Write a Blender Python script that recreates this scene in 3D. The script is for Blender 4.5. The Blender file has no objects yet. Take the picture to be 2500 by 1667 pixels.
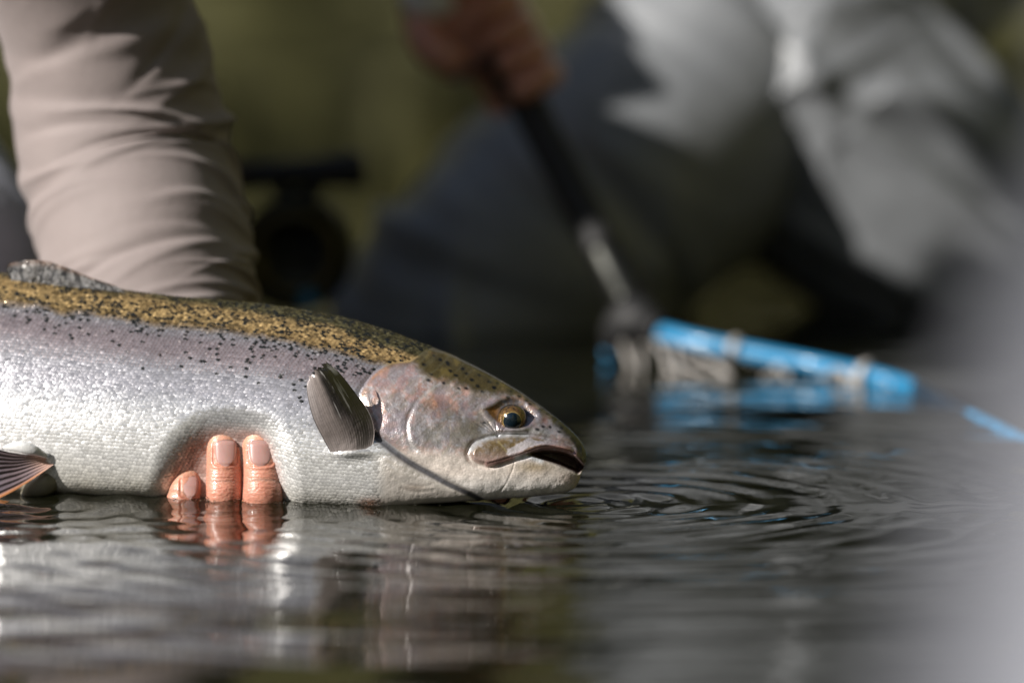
import bpy, math, random
import numpy as np
random.seed(7); rng = np.random.default_rng(7)

# ------------------------------------------------------------------ camera, sky, sun, exposure
scene = bpy.context.scene
col = scene.collection
CAM_D, CAM_H, FOCAL = 1.78, 0.24, 135.0
FPX = 2500 * FOCAL / 36.0
PITCH = math.atan(CAM_H / CAM_D) - math.atan(367 / FPX)
cam_data = bpy.data.cameras.new('camera'); cam = bpy.data.objects.new('camera', cam_data); col.objects.link(cam)
cam_data.lens = FOCAL; cam_data.sensor_width = 36; cam_data.clip_start = 0.02; cam_data.clip_end = 3000
cam.location = (0, -CAM_D, CAM_H); cam.rotation_euler = (math.pi / 2 - PITCH, 0, 0)
cam_data.dof.use_dof = True; cam_data.dof.focus_distance = CAM_D - 0.036; cam_data.dof.aperture_fstop = 3.5
scene.camera = cam

SUN_EL, SUN_AZ = math.radians(30), math.radians(28)      # azimuth measured from image-left towards the camera
sdir = (-math.cos(SUN_EL) * math.cos(SUN_AZ), -math.cos(SUN_EL) * math.sin(SUN_AZ), math.sin(SUN_EL))
world = bpy.data.worlds.new('World'); scene.world = world; world.use_nodes = True
wn = world.node_tree.nodes; wl = world.node_tree.links
sky = wn.new('ShaderNodeTexSky'); sky.sky_type = 'NISHITA'; sky.sun_disc = False
sky.sun_elevation = SUN_EL; sky.sun_rotation = math.atan2(sdir[0], sdir[1])
wn['Background'].inputs['Strength'].default_value = 0.05
wl.new(sky.outputs[0], wn['Background'].inputs['Color'])
sun_data = bpy.data.lights.new('sun', 'SUN'); sun = bpy.data.objects.new('sun', sun_data); col.objects.link(sun)
sun_data.energy = 5.0; sun_data.angle = math.radians(0.53); sun_data.color = (1.0, 0.95, 0.88)
sun.rotation_euler = (math.pi / 2 - SUN_EL, 0, math.atan2(sdir[0], -sdir[1]))
sun.location = (-3, -3, 4)
vs = scene.view_settings
vs.view_transform = 'Standard'; vs.look = 'None'; vs.gamma = 1.0; vs.exposure = 0.5; vs.use_curve_mapping = False
scene.cycles.use_denoising = True
scene.cycles.max_bounces = 8; scene.cycles.glossy_bounces = 4; scene.cycles.sample_clamp_indirect = 4.0

# ------------------------------------------------------------------ helpers
def P(px, py, Y):
    """world point on the plane y=Y seen at photo pixel (px,py); arrays welcome"""
    px, py, Y = np.broadcast_arrays(np.asarray(px, float), np.asarray(py, float), np.asarray(Y, float))
    a = (px - 1250) / FPX; b = (833.5 - py) / FPX
    dy = math.cos(PITCH) + b * math.sin(PITCH); dz = -math.sin(PITCH) + b * math.cos(PITCH)
    t = (Y + CAM_D) / dy
    return np.stack([a * t, Y, CAM_H + dz * t], -1)

def link(name, me, mat=None, parent=None):
    o = bpy.data.objects.new(name, me); col.objects.link(o)
    if mat is not None and len(me.materials) == 0: me.materials.append(mat)
    if parent is not None: o.parent = parent
    return o

def mesh(name, V, faces, mat=None, parent=None, smooth=True, cols=None, attrs=None):
    """faces: list of int arrays, each (n,k)"""
    V = np.asarray(V, np.float32).reshape(-1, 3)
    faces = [np.asarray(f, np.int32) for f in (faces if isinstance(faces, list) else [faces]) if len(f)]
    me = bpy.data.meshes.new(name)
    loops = np.concatenate([f.ravel() for f in faces]); sizes = np.concatenate([np.full(len(f), f.shape[1], np.int32) for f in faces])
    starts = np.concatenate([[0], np.cumsum(sizes)[:-1]]).astype(np.int32)
    me.vertices.add(len(V)); me.vertices.foreach_set('co', V.ravel())
    me.loops.add(len(loops)); me.loops.foreach_set('vertex_index', loops)
    me.polygons.add(len(sizes)); me.polygons.foreach_set('loop_start', starts)
    me.polygons.foreach_set('use_smooth', np.full(len(sizes), smooth, bool))
    me.update(calc_edges=True); me.validate()
    if cols is not None:
        c = np.ones((len(V), 4), np.float32); c[:, :3] = cols
        a = me.color_attributes.new('Col', 'FLOAT_COLOR', 'POINT'); a.data.foreach_set('color', c.ravel())
    for k, v in (attrs or {}).items():
        a = me.attributes.new(k, 'FLOAT', 'POINT'); a.data.foreach_set('value', np.asarray(v, np.float32).ravel())
    return link(name, me, mat, parent)

def gridf(nu, nv, wrap_u=False, wrap_v=False, off=0):
    iu = np.arange(nu if wrap_u else nu - 1); iv = np.arange(nv if wrap_v else nv - 1)
    U, W = np.meshgrid(iu, iv, indexing='ij'); U2 = (U + 1) % nu; W2 = (W + 1) % nv
    return np.stack([U * nv + W, U2 * nv + W, U2 * nv + W2, U * nv + W2], -1).reshape(-1, 4) + off

def catmull(pts, n):
    pts = np.asarray(pts, float); k = len(pts)
    ext = np.vstack([2 * pts[0] - pts[1], pts, 2 * pts[-1] - pts[-2]])
    t = np.linspace(0, k - 1, n); i = np.minimum(t.astype(int), k - 2); f = (t - i)[:, None]
    p0, p1, p2, p3 = ext[i], ext[i + 1], ext[i + 2], ext[i + 3]
    return .5 * (2 * p1 + (p2 - p0) * f + (2 * p0 - 5 * p1 + 4 * p2 - p3) * f ** 2 + (3 * p1 - p0 - 3 * p2 + p3) * f ** 3)

def frames(C, ref):
    T = np.gradient(C, axis=0); T /= np.linalg.norm(T, axis=1, keepdims=True) + 1e-12
    ref = np.asarray(ref, float)
    A = np.cross(T, ref); A /= np.linalg.norm(A, axis=1, keepdims=True) + 1e-9
    B = np.cross(A, T)          # B ~ ref direction
    return T, A, B

def tube(pts, rad, n=40, seg=24, ref=(0, -1, 0), flat=1.0, caps=True, disp=None, off=0):
    """tapered tube through pts; rad per point; flat scales thickness along ref; disp(u,ang)->added radius"""
    R = catmull(np.column_stack([pts, rad]), n); C, r = R[:, :3], np.maximum(R[:, 3], 1e-5)
    T, A, B = frames(C, ref)
    ang = np.linspace(0, 2 * math.pi, seg, endpoint=False)
    rr = np.repeat(r[:, None], seg, 1)
    if disp is not None:
        U, G = np.meshgrid(np.linspace(0, 1, n), ang, indexing='ij'); rr = rr + disp(U, G)
    V = C[:, None] + (rr * np.cos(ang))[..., None] * A[:, None] + (rr * np.sin(ang) * flat)[..., None] * B[:, None]
    F = [gridf(n, seg, wrap_v=True, off=off)]; V = V.reshape(-1, 3)
    if caps:
        V = np.vstack([V, C[0], C[-1]]); a = len(V) - 2
        k = np.arange(seg)
        F.append(np.concatenate([np.stack([np.full(seg, a), (k + 1) % seg, k], -1),
                                 np.stack([np.full(seg, a + 1), (n - 1) * seg + k, (n - 1) * seg + (k + 1) % seg], -1)]) + off)
    return V, F

class Join:
    def __init__(s): s.V = []; s.F = []; s.n = 0; s.C = []
    def add(s, V, F, c=None):
        s.V.append(V); s.F += [np.asarray(f) + s.n for f in F]; s.n += len(V)
        s.C.append(np.broadcast_to(np.asarray(c if c is not None else (1, 1, 1), float), (len(V), 3)))
    def build(s, name, mat, parent=None, smooth=True, use_col=False):
        return mesh(name, np.vstack(s.V), s.F, mat, parent, smooth, cols=np.vstack(s.C) if use_col else None)

def ball(c, r, seg=20, rings=12):
    th = np.linspace(0, math.pi, rings); ph = np.linspace(0, 2 * math.pi, seg, endpoint=False)
    T, Q = np.meshgrid(th, ph, indexing='ij'); r = np.broadcast_to(np.asarray(r, float), 3)
    V = np.stack([np.sin(T) * np.cos(Q) * r[0], np.sin(T) * np.sin(Q) * r[1], np.cos(T) * r[2]], -1).reshape(-1, 3) + np.asarray(c)
    return V, [gridf(rings, seg, wrap_v=True)]

_tab = np.random.default_rng(3).random((256, 256))
def vnoise(x, y, s=0):
    x = np.asarray(x, float) + 17.3 * s + 1000; y = np.asarray(y, float) + 9.1 * s + 1000
    i = np.floor(x).astype(int); j = np.floor(y).astype(int); f = x - i; g = y - j
    f = f * f * (3 - 2 * f); g = g * g * (3 - 2 * g); h = lambda a, b: _tab[a % 256, b % 256]
    return (h(i, j) * (1 - f) + h(i + 1, j) * f) * (1 - g) + (h(i, j + 1) * (1 - f) + h(i + 1, j + 1) * f) * g
def fbm(x, y, s=0, o=3):
    return sum(vnoise(x * 2 ** k, y * 2 ** k, s + k) / 2 ** k for k in range(o)) / sum(1 / 2 ** k for k in range(o))
def sst(a, b, x):
    t = np.clip((x - a) / (b - a), 0, 1); return t * t * (3 - 2 * t)
def segdist(px, py, poly, closed=False):
    poly = np.asarray(poly, float); d = np.full(np.shape(px), 1e9)
    pts = list(zip(poly, np.roll(poly, -1, 0))) if closed else list(zip(poly[:-1], poly[1:]))
    for a, b in pts:
        ab = b - a; t = np.clip(((px - a[0]) * ab[0] + (py - a[1]) * ab[1]) / (ab @ ab + 1e-9), 0, 1)
        d = np.minimum(d, np.hypot(px - a[0] - t * ab[0], py - a[1] - t * ab[1]))
    return d
def inside(px, py, poly):
    poly = np.asarray(poly, float); r = np.zeros(np.shape(px), bool)
    for a, b in zip(poly, np.roll(poly, -1, 0)):
        if a[1] == b[1]: continue
        r ^= ((a[1] > py) != (b[1] > py)) & (px < (b[0] - a[0]) * (py - a[1]) / (b[1] - a[1]) + a[0])
    return r
def sd(px, py, poly):       # signed distance, positive inside
    d = segdist(px, py, poly, True); return np.where(inside(px, py, poly), d, -d)
def smooth_poly(p, n): return catmull(p, n)

def thing(name, label, cat, loc=(0, 0, 0), group=None):
    o = bpy.data.objects.new(name, None); col.objects.link(o); o.location = (0, 0, 0)
    o.empty_display_size = .05
    o['label'] = label; o['category'] = cat
    if group: o['group'] = group
    return o
def structure(o, kind='structure', label=None, cat=None):
    o['kind'] = kind
    if label: o['label'] = label
    if cat: o['category'] = cat
    return o

# ------------------------------------------------------------------ materials
def material(name, base=(.5, .5, .5), rough=.5, metal=0.0, vcol=False, met_attr=None, rgh_attr=None, noise=None, bump=None,
             coat=0.0, sss=0.0, ior=None, spec=None, trans=0.0, alpha=None, sheen=0.0):
    m = bpy.data.materials.new(name); m.use_nodes = True
    nt = m.node_tree; N = nt.nodes; L = nt.links; b = N['Principled BSDF']
    b.inputs['Base Color'].default_value = (*base, 1); b.inputs['Roughness'].default_value = rough; b.inputs['Metallic'].default_value = metal
    src = None
    if vcol:
        a = N.new('ShaderNodeVertexColor'); a.layer_name = 'Col'; src = a.outputs['Color']
    tc = N.new('ShaderNodeTexCoord')
    if noise:                                      # (scale, amount): fine mottling of the base colour
        t = N.new('ShaderNodeTexNoise'); t.inputs['Scale'].default_value = noise[0]; t.inputs['Detail'].default_value = 6
        L.new(tc.outputs['Object'], t.inputs['Vector'])
        r = N.new('ShaderNodeMapRange'); r.inputs['From Min'].default_value = .3; r.inputs['From Max'].default_value = .7
        r.inputs['To Min'].default_value = 1 - noise[1]; r.inputs['To Max'].default_value = 1 + noise[1]
        L.new(t.outputs['Fac'], r.inputs['Value'])
        x = N.new('ShaderNodeMix'); x.data_type = 'RGBA'; x.blend_type = 'MULTIPLY'; x.inputs['Factor'].default_value = 1
        if src: L.new(src, x.inputs['A'])
        else: x.inputs['A'].default_value = (*base, 1)
        L.new(r.outputs[0], x.inputs['B']); src = x.outputs['Result']
    if src: L.new(src, b.inputs['Base Color'])
    for nm, sock in ((met_attr, 'Metallic'), (rgh_attr, 'Roughness')):
        if nm:
            a = N.new('ShaderNodeAttribute'); a.attribute_name = nm; L.new(a.outputs['Fac'], b.inputs[sock])
    prev = None
    for (sc, st, dist, *stretch) in (bump or []):
        t = N.new('ShaderNodeTexNoise'); t.inputs['Scale'].default_value = sc; t.inputs['Detail'].default_value = 4
        vec = tc.outputs['Object']
        if stretch:
            mp = N.new('ShaderNodeMapping'); mp.inputs['Scale'].default_value = stretch[0]; L.new(vec, mp.inputs['Vector']); vec = mp.outputs[0]
        L.new(vec, t.inputs['Vector'])
        bp = N.new('ShaderNodeBump'); bp.inputs['Strength'].default_value = st; bp.inputs['Distance'].default_value = dist
        L.new(t.outputs['Fac'], bp.inputs['Height'])
        if prev: L.new(prev, bp.inputs['Normal'])
        prev = bp.outputs[0]
    if prev: L.new(prev, b.inputs['Normal'])
    b.inputs['Coat Weight'].default_value = coat; b.inputs['Coat Roughness'].default_value = .12
    if sss:
        b.inputs['Subsurface Weight'].default_value = sss; b.inputs['Subsurface Radius'].default_value = (1, .35, .2); b.inputs['Subsurface Scale'].default_value = .0035
    if ior: b.inputs['IOR'].default_value = ior
    if spec is not None: b.inputs['Specular IOR Level'].default_value = spec
    if trans: b.inputs['Transmission Weight'].default_value = trans
    if alpha is not None: b.inputs['Alpha'].default_value = alpha
    if sheen: b.inputs['Sheen Weight'].default_value = sheen
    return m

M = {}
M['water'] = material('river_water', (.006, .0065, .003), .015, ior=1.333, bump=[(60, .12, .0008, (1, 1.6, 1)), (14, .10, .002, (.5, 1.3, 1))])
M['ground'] = material('riverbank_grass', (.088, .084, .024), .95, noise=(.9, .5), bump=[(6, .6, .1)])
M['leaf'] = material('bank_leaves', (.09, .11, .03), .6, vcol=True)
M['fish'] = material('trout_skin', vcol=True, met_attr='Met', rgh_attr='Rgh', bump=[(1100, .28, .0006), (330, .28, .001), (120, .15, .002)], coat=.35)
M['scale'] = material('trout_scale', vcol=True, met_attr='Met', rgh_attr='Rgh', coat=.15)
M['fin'] = material('trout_fin', vcol=True, rough=.26, bump=[(300, .25, .0012)], coat=.8)
M['dorsal'] = material('wet_dorsal_fin', vcol=True, rough=.3, bump=[(260, .9, .004)], coat=1.0)
M['eye'] = material('trout_eye', vcol=True, rough=.18, metal=.35, coat=.6, noise=(900, .35))
M['pupil'] = material('eye_pupil', (.004, .010, .016), .06, coat=1.0)  # sky reflection painted in as a blue tint
M['skin'] = material('wet_skin', vcol=True, rough=.36, sss=.35, noise=(180, .10), bump=[(900, .35, .0008), (260, .30, .0016, (1, 1, 3.0))], coat=.3)
M['nail'] = material('fingernail', (.46, .265, .235), .22, sss=.3, coat=.5, noise=(150, .08))
M['jacket'] = material('taupe_jacket_fabric', (.245, .205, .198), .75, noise=(30, .07), bump=[(1500, .25, .0006), (60, .15, .003)], sheen=.1)
M['wader'] = material('blue_grey_wader_fabric', (.195, .205, .218), .40, noise=(14, .12), bump=[(900, .2, .0008), (35, .25, .006)])
M['wader_pale'] = material('pale_grey_wader_fabric', (.235, .245, .285), .7, noise=(14, .08), bump=[(900, .2, .0008), (30, .2, .005)])
M['cuff'] = material('white_cuff', (.74, .73, .72), .7, noise=(60, .06))
M['cap'] = material('dark_cap_cloth', (.05, .05, .045), .8, noise=(60, .2))
M['hair'] = material('brown_hair', (.05, .03, .018), .6, noise=(300, .3))
M['black'] = material('black_rubber', (.010, .010, .011), .62, noise=(80, .2), bump=[(500, .2, .0006)])
M['gunmetal'] = material('dark_reel_metal', (.030, .031, .028), .35, .8, noise=(90, .2))
M['reel_gold'] = material('reel_bronze', (.10, .085, .04), .4, .8, noise=(90, .2))
M['blue'] = material('blue_anodised_hoop', (.022, .235, .47), .34, noise=(60, .12), coat=.25)
M['rubber'] = material('clear_net_rubber', (.56, .53, .50), .22, trans=.35, noise=(90, .12), coat=.3)
M['cork'] = material('dark_cork', (.05, .04, .03), .8, noise=(300, .4))
M['drop'] = material('water_drop', (1, 1, 1), .04, trans=1.0, ior=1.333)

# ------------------------------------------------------------------ water, river bed and banks
def graded(lo, hi, fine_lo, fine_hi, step, grow=1.16, maxstep=8.0):
    a = list(np.arange(fine_lo, fine_hi + step * .5, step))
    s, x = step, a[-1]
    while x < hi: s = min(s * grow, maxstep); x += s; a.append(x)
    s, x = step, a[0]
    while x > lo: s = min(s * grow, maxstep); x -= s; a.insert(0, x)
    return np.array(a)

SNOUT = P(1425, 1205, -.03)
def wave(X, Y):
    r = np.random.default_rng(11); h = np.zeros_like(X)
    for k in range(26):                                    # long low swell with crests mostly across the view
        lam = np.exp(r.uniform(np.log(.05), np.log(.28))); th = math.pi / 2 + r.normal(0, .34); ph = r.uniform(0, 6.28)
        slope = .0064 * (lam / .1) ** .15
        wob = .25 * np.sin(X * r.uniform(2, 6) + Y * r.uniform(1, 4) + r.uniform(0, 6))
        h += slope * lam / 6.283 * np.sin((X * math.cos(th) + Y * math.sin(th)) * 6.283 / lam + ph + wob * 2)
    for k in range(14):                                    # short chop
        lam = np.exp(r.uniform(np.log(.014), np.log(.04))); th = math.pi / 2 + r.normal(0, .55); ph = r.uniform(0, 6.28)
        env = .3 + .7 * vnoise(X * 6 + k, Y * 9 - k, k)
        h += .0045 * env * lam / 6.283 * np.sin((X * math.cos(th) + Y * math.sin(th)) * 6.283 / lam + ph + 1.5 * vnoise(X * 8, Y * 8, k))
    for (cx, cy, lam, amp, reach) in ((SNOUT[0], SNOUT[1] - .005, .0150, .00038, .16), (SNOUT[0] + .02, SNOUT[1], .026, .0005, .26),
                                      (P(560, 1200, -.03)[0], -.04, .020, .00022, .12), (P(60, 1200, -.03)[0], -.03, .024, .0004, .10)):
        d = np.hypot(X - cx, (Y - cy)); h += amp * np.exp(-d / reach) * np.sin(d * 6.283 / lam + 5.0 * fbm(X * 16, Y * 22, 4)) * sst(0, .02, d) * (.35 + 1.3 * vnoise(X * 20 + lam * 90, Y * 26, 8))
    far = np.hypot(X, np.maximum(0, np.abs(Y) - .8)); return h * (1 - sst(1.5, 6, far) * .5)

wx = graded(-170, 170, -.36, .50, .0034); wy = graded(-60, 60, -.62, .62, .0030)
GX, GY = np.meshgrid(wx, wy, indexing='ij')
stepfade = np.clip(.02 / np.maximum(np.gradient(wx)[:, None], np.gradient(wy)[None]), 0, 1)
W = mesh('river_water', np.stack([GX, GY, wave(GX, GY) * np.minimum(1, stepfade)], -1), gridf(len(wx), len(wy)), M['water'])
structure(W)

gx = np.linspace(-180, 180, 121); gy = graded(-160, 200, -32, 52, .8, 1.2, 6)
GX, GY = np.meshgrid(gx, gy, indexing='ij')
bank = np.maximum(sst(15, 30, GY), sst(-17, -30, GY) if False else 1 - sst(-27, -15, GY))
gz = -.42 + 1.6 * bank + .08 * (fbm(GX * .5, GY * .5) - .5) + np.clip(GY - 24, 0, 90) * 1.05 * sst(22, 40, GY) + np.maximum(np.clip(GX - 24, 0, 90) * 1.25, np.clip(-26 - GY, 0, 90) * 1.25 * sst(-6, 22, GX)) + np.maximum(np.clip(-30 - GX, 0, 90), np.clip(-30 - GY, 0, 90)) * .50  # unseen steep hills raised all round to block sky light
structure(mesh('river_ground', np.stack([GX, GY, gz], -1), gridf(len(gx), len(gy)), M['ground']))

def foliage(name, y0, n, hmax, seed):
    r = np.random.default_rng(seed)
    cx = r.uniform(-48, 48, 70); cy = y0 + r.uniform(-2, 6, 70) * (1 if y0 > 0 else -1); cr = r.uniform(1.2, 3.2, 70); cz = r.uniform(.6, hmax, 70)
    k = r.integers(0, 70, n); d = r.normal(size=(n, 3)); d /= np.linalg.norm(d, axis=1)[:, None]
    c = np.stack([cx[k], cy[k], cz[k]], -1) + d * (cr[k] * r.uniform(.6, 1.05, n))[:, None] * np.array([1.2, .8, .8])
    c[:, 2] = np.maximum(c[:, 2], .5)
    a = r.normal(size=(n, 3)); a /= np.linalg.norm(a, axis=1)[:, None]; b = np.cross(a, d); b /= np.linalg.norm(b, axis=1)[:, None] + 1e-6
    s = r.uniform(.10, .30, n)[:, None]
    V = np.stack([c - a * s, c + b * s * .6, c + a * s, c - b * s * .6], 1).reshape(-1, 3)
    F = np.arange(4 * n).reshape(-1, 4)
    tone = r.uniform(.5, 1.3, n) * np.where(r.random(n) < .3, 1.25, 1)
    cc = np.stack([.084 * tone, .080 * tone, .021 * tone], -1)
    o = mesh(name, V, F, M['leaf'], cols=np.repeat(cc, 4, 0), smooth=False)
    return o
o = foliage('bank_foliage', 21, 26000, 4.5, 5); structure(o, 'stuff', 'mass of olive green leaves along the far river bank', 'foliage')
o = foliage('bank_foliage', -26, 12000, 3.5, 6); structure(o, 'stuff', 'mass of green leaves added on the unseen near bank to block sky', 'foliage')  # unseen leaves added behind the camera to keep sky out of reflections

# ------------------------------------------------------------------ the trout
trout = thing('trout', 'silver rainbow trout with gold speckled back held just above the dark water', 'fish')

TOP = np.array([(-1060, 1010), (-980, 985), (-900, 950), (-700, 860), (-500, 770), (-300, 705), (-100, 668), (0, 666), (100, 680), (213, 697), (425, 724), (638, 741), (744, 756), (850, 777), (957, 810),
                (1063, 850), (1101, 864), (1155, 890), (1195, 911), (1235, 934), (1275, 958), (1315, 986), (1356, 1016), (1382, 1037), (1409, 1064), (1421, 1081), (1429, 1096), (1433, 1108), (1434, 1113)], float)
BOT = np.array([(-1060, 1160), (-980, 1165), (-900, 1150), (-700, 1160), (-500, 1185), (-300, 1206), (-100, 1206), (0, 1205), (100, 1205), (214, 1207), (357, 1214), (450, 1226), (600, 1236), (700, 1240), (850, 1246), (905, 1250), (960, 1242), (1050, 1230), (1181, 1220),
                (1289, 1213), (1350, 1207), (1385, 1201), (1402, 1194), (1411, 1182), (1416, 1168), (1420, 1152), (1426, 1139), (1431, 1126), (1433, 1119), (1434, 1115)], float)
WID = np.array([(-1060, .002), (-980, .004), (-900, .006), (-700, .012), (-500, .018), (-300, .023), (0, .0268), (300, .0285), (700, .0280), (880, .0262), (1000, .0245), (1100, .0222), (1200, .0195), (1300, .0158), (1370, .0118), (1405, .0085), (1422, .0055), (1431, .0028), (1434, .0006)], float)
def pchip_like(T, x):
    # smooth monotone-ish interpolation: linear table resampled and blurred
    xs = np.linspace(T[0, 0], T[-1, 0], 2600); ys = np.interp(xs, T[:, 0], T[:, 1])
    k = np.hanning(41); k /= k.sum(); yp = np.pad(ys, 20, mode='reflect', reflect_type='odd'); ys2 = np.convolve(yp, k, 'valid')
    w = sst(1380, 1425, xs); return np.interp(x, xs, ys2 * (1 - w) + ys * w)
def ytop(x): return pchip_like(TOP, x)
def ybot(x): return pchip_like(BOT, x)
def wid(x): return pchip_like(WID, x)
SHEAR = .46
def yaw(x): return -(np.asarray(x, float) - 650) * .00019 * .21
def section(x, th):
    """near-side base surface of the fish -> photo y, depth Y (m), before relief"""
    yt, yb, w = ytop(x), ybot(x), wid(x)
    v = (1 - np.cos(th)) / 2; y = yt + (yb - yt) * v
    s = np.sin(th) ** np.where(v > .5, .95 - .35 * sst(880, 1150, x), .95)
    lift = (.5 - v) * (yb - yt) * .00019
    return y, v, s, w, lift * SHEAR * sst(-900, -400, x) * (1 - .5 * sst(1100, 1430, x)) + yaw(x)

# head landmarks, photo pixels
OPER = smooth_poly([(1000, 884), (965, 888), (938, 897), (914, 915), (895, 939), (882, 963), (885, 982), (895, 1006), (907, 1034), (915, 1056), (945, 1078), (978, 1103), (1012, 1127), (1050, 1147), (1100, 1170), (1140, 1192), (1175, 1216)], 90)
OPERPOLY = np.vstack([OPER, [(1260, 1260), (1460, 1260), (1460, 840), (1085, 835)]])
PREOP = smooth_poly([(1072, 938), (1047, 955), (1021, 979), (1007, 1006), (998, 1030), (998, 1060), (1006, 1086), (1024, 1102), (1047, 1110), (1074, 1110), (1093, 1095), (1100, 1073), (1099, 1030), (1095, 1000)], 60)
PREPOLY = np.vstack([PREOP, [(1100, 960)]])
MAXI = smooth_poly([(1147, 1108), (1156, 1090), (1175, 1079), (1210, 1070), (1245, 1066), (1277, 1067), (1315, 1072), (1345, 1078), (1372, 1086), (1395, 1098), (1380, 1099), (1345, 1091), (1315, 1095), (1280, 1108), (1250, 1117), (1222, 1126), (1195, 1133), (1170, 1131), (1154, 1122), (1147, 1108)], 90)
LIP = smooth_poly([(1190, 1133), (1222, 1126), (1250, 1117), (1282, 1105), (1315, 1094), (1345, 1090), (1375, 1093), (1400, 1104), (1420, 1122)], 50)
MOUTH = smooth_poly([(1283, 1109), (1310, 1099), (1342, 1095), (1378, 1100), (1402, 1111), (1422, 1128), (1430, 1138), (1424, 1150), (1412, 1159), (1396, 1152), (1356, 1135), (1315, 1121), (1283, 1109)], 60)
SOCKET = smooth_poly([(1186, 1000), (1205, 990), (1222, 980), (1243, 975), (1265, 977), (1285, 988), (1300, 1003), (1313, 1018), (1298, 1026), (1285, 1034), (1268, 1040), (1246, 1042), (1226, 1036), (1206, 1022), (1186, 1000)], 60)
STRIPE = smooth_poly([(914, 1062), (940, 1085), (975, 1112), (1010, 1135), (1050, 1157), (1100, 1184), (1150, 1207), (1185, 1225)], 40)
GULAR = smooth_poly([(1160, 1150), (1230, 1160), (1290, 1163)], 12)
DENT = smooth_poly([(392, 1235), (398, 1175), (418, 1120), (447, 1076), (478, 1046), (510, 1032), (567, 1026), (625, 1032), (660, 1052), (682, 1090), (697, 1150), (706, 1235)], 50)
WRINK = [smooth_poly(p, 14) for p in ([(945, 1128), (975, 1146), (1010, 1156)], [(957, 1162), (985, 1178), (1020, 1186), (1055, 1184)], [(980, 1192), (1015, 1201), (1060, 1196)], [(985, 1140), (1020, 1160), (1060, 1166)])]
CRACK = smooth_poly([(1256, 1130), (1250, 1150), (1236, 1180), (1224, 1196)], 12)

def relief(x, y):
    """metres towards the viewer"""
    h = np.zeros_like(x)
    b = (x > 330) & (x < 780)
    if b.any():
        d = sd(x[b], y[b], DENT); h[b] += -.0105 * sst(-44, 80, d) ** 1.1
    b = x > 760
    if not b.any(): return h
    X, Y_ = x[b], y[b]; g = np.zeros_like(X)
    d = sd(X, Y_, OPERPOLY); g += .0010 * sst(-6, 16, d) - .0005 * np.exp(-((d + 6) / 7) ** 2)
    g += .0012 * sst(0, 70, d) * (1 - sst(80, 260, d))
    d = sd(X, Y_, PREPOLY); e = segdist(X, Y_, PREOP); up = sst(1240, 1000, X)
    e2 = segdist(X, Y_, PREOP[:30]); g += (.00022 * sst(-2, 8, d) * np.exp(-np.clip(e2, 0, 99) / 26) - .00025 * np.exp(-((d + 5) / 5) ** 2) * np.exp(-(e2 / 10) ** 4)) * sst(935, 975, Y_)
    d = sd(X, Y_, SOCKET); g += -.0018 * sst(-4, 14, d) + .0005 * np.exp(-((d + 8) / 7) ** 2)
    d = sd(X, Y_, MAXI); g += .0022 * sst(-3, 10, d) - .0011 * np.exp(-((d + 6) / 6) ** 2)
    e = segdist(X, Y_, LIP); g += .0010 * np.exp(-(e / 6) ** 2)
    d = sd(X, Y_, MOUTH); g += -.0115 * sst(-1, 13, d)
    e = segdist(X, Y_, STRIPE); g += -.0012 * np.exp(-(e / 9) ** 2)
    for wv in WRINK:
        e = segdist(X, Y_, wv); g += -.00011 * np.exp(-(e / 4) ** 2) + .00004 * np.exp(-((e - 8) / 6) ** 2)
    g += -.00018 * np.exp(-(segdist(X, Y_, CRACK) / 2.5) ** 2)
    g += .0022 * np.exp(-((X - 858) / 42) ** 2 - ((Y_ - 1106) / 11) ** 2)
    # brow ridge, cheek lines, nostril
    g += .0009 * np.exp(-(segdist(X, Y_, [(1110, 938), (1170, 960), (1215, 968), (1270, 968), (1320, 1000)]) / 9) ** 2)
    g += .0010 * np.exp(-((Y_ - 1050 - .0012 * (X - 1250) ** 2 * -1) / 6) ** 2) * sst(1205, 1225, X) * sst(1300, 1275, X)
    g += -.0010 * np.exp(-((X - 1358) / 6) ** 2 - ((Y_ - 1027) / 5) ** 2)
    for k in range(6):
        q = [(1216, 1066), (1216 + (k - 3.4) * 17, 1030 - 0 * k)]; g += -.00025 * np.exp(-(segdist(X, Y_, q) / 2.0) ** 2)
    g += .0008 * (fbm(X / 40, Y_ / 40, 2) - .5) * sst(900, 960, X)
    h[b] = g; return h

def C(*a): return np.array(a, float)
GOLD, OLIVE, MAUVE, GREY, SILV, WHITE, BLACK = C(.60, .415, .185), C(.12, .105, .05), C(.38, .33, .35), C(.50, .49, .525), C(.66, .66, .685), C(.88, .875, .87), C(.008, .009, .008)
def ramp(v, stops):
    p = [s[0] for s in stops]; c = np.array([s[1] for s in stops]); return np.stack([np.interp(v, p, c[:, k]) for k in range(3)], -1)
def mixc(a, b, t): return a * (1 - t)[..., None] + np.asarray(b) * t[..., None]
def flank(x, v):
    n = fbm(x / 60, v * 9, 5) - .5; vv = v + n * .055
    # the gold back widens a little towards the head
    k = np.interp(x, [-1000, 0, 400, 800, 1000], [.0, 0, .01, .05, .08])
    c = ramp(np.clip(vv - k, 0, 1), [(0, OLIVE * 1.2), (.03, GOLD * .9), (.08, GOLD), (.115, GOLD * .62), (.15, GREY * .70), (.20, MAUVE), (.26, MAUVE * 1.05), (.33, GREY * .95), (.44, GREY * 1.2), (.52, SILV), (.60, WHITE), (.8, WHITE), (.95, C(.84, .81, .74)), (1, C(.78, .72, .62))])
    met = np.interp(vv - k, [0, .1, .15, .3, .45, .75, .95], [.50, .50, .5, .60, .64, .56, .25]); rg = np.interp(vv, [0, .12, .3, .5, 1], [.20, .22, .34, .31, .36])
    return c, met, rg

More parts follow.
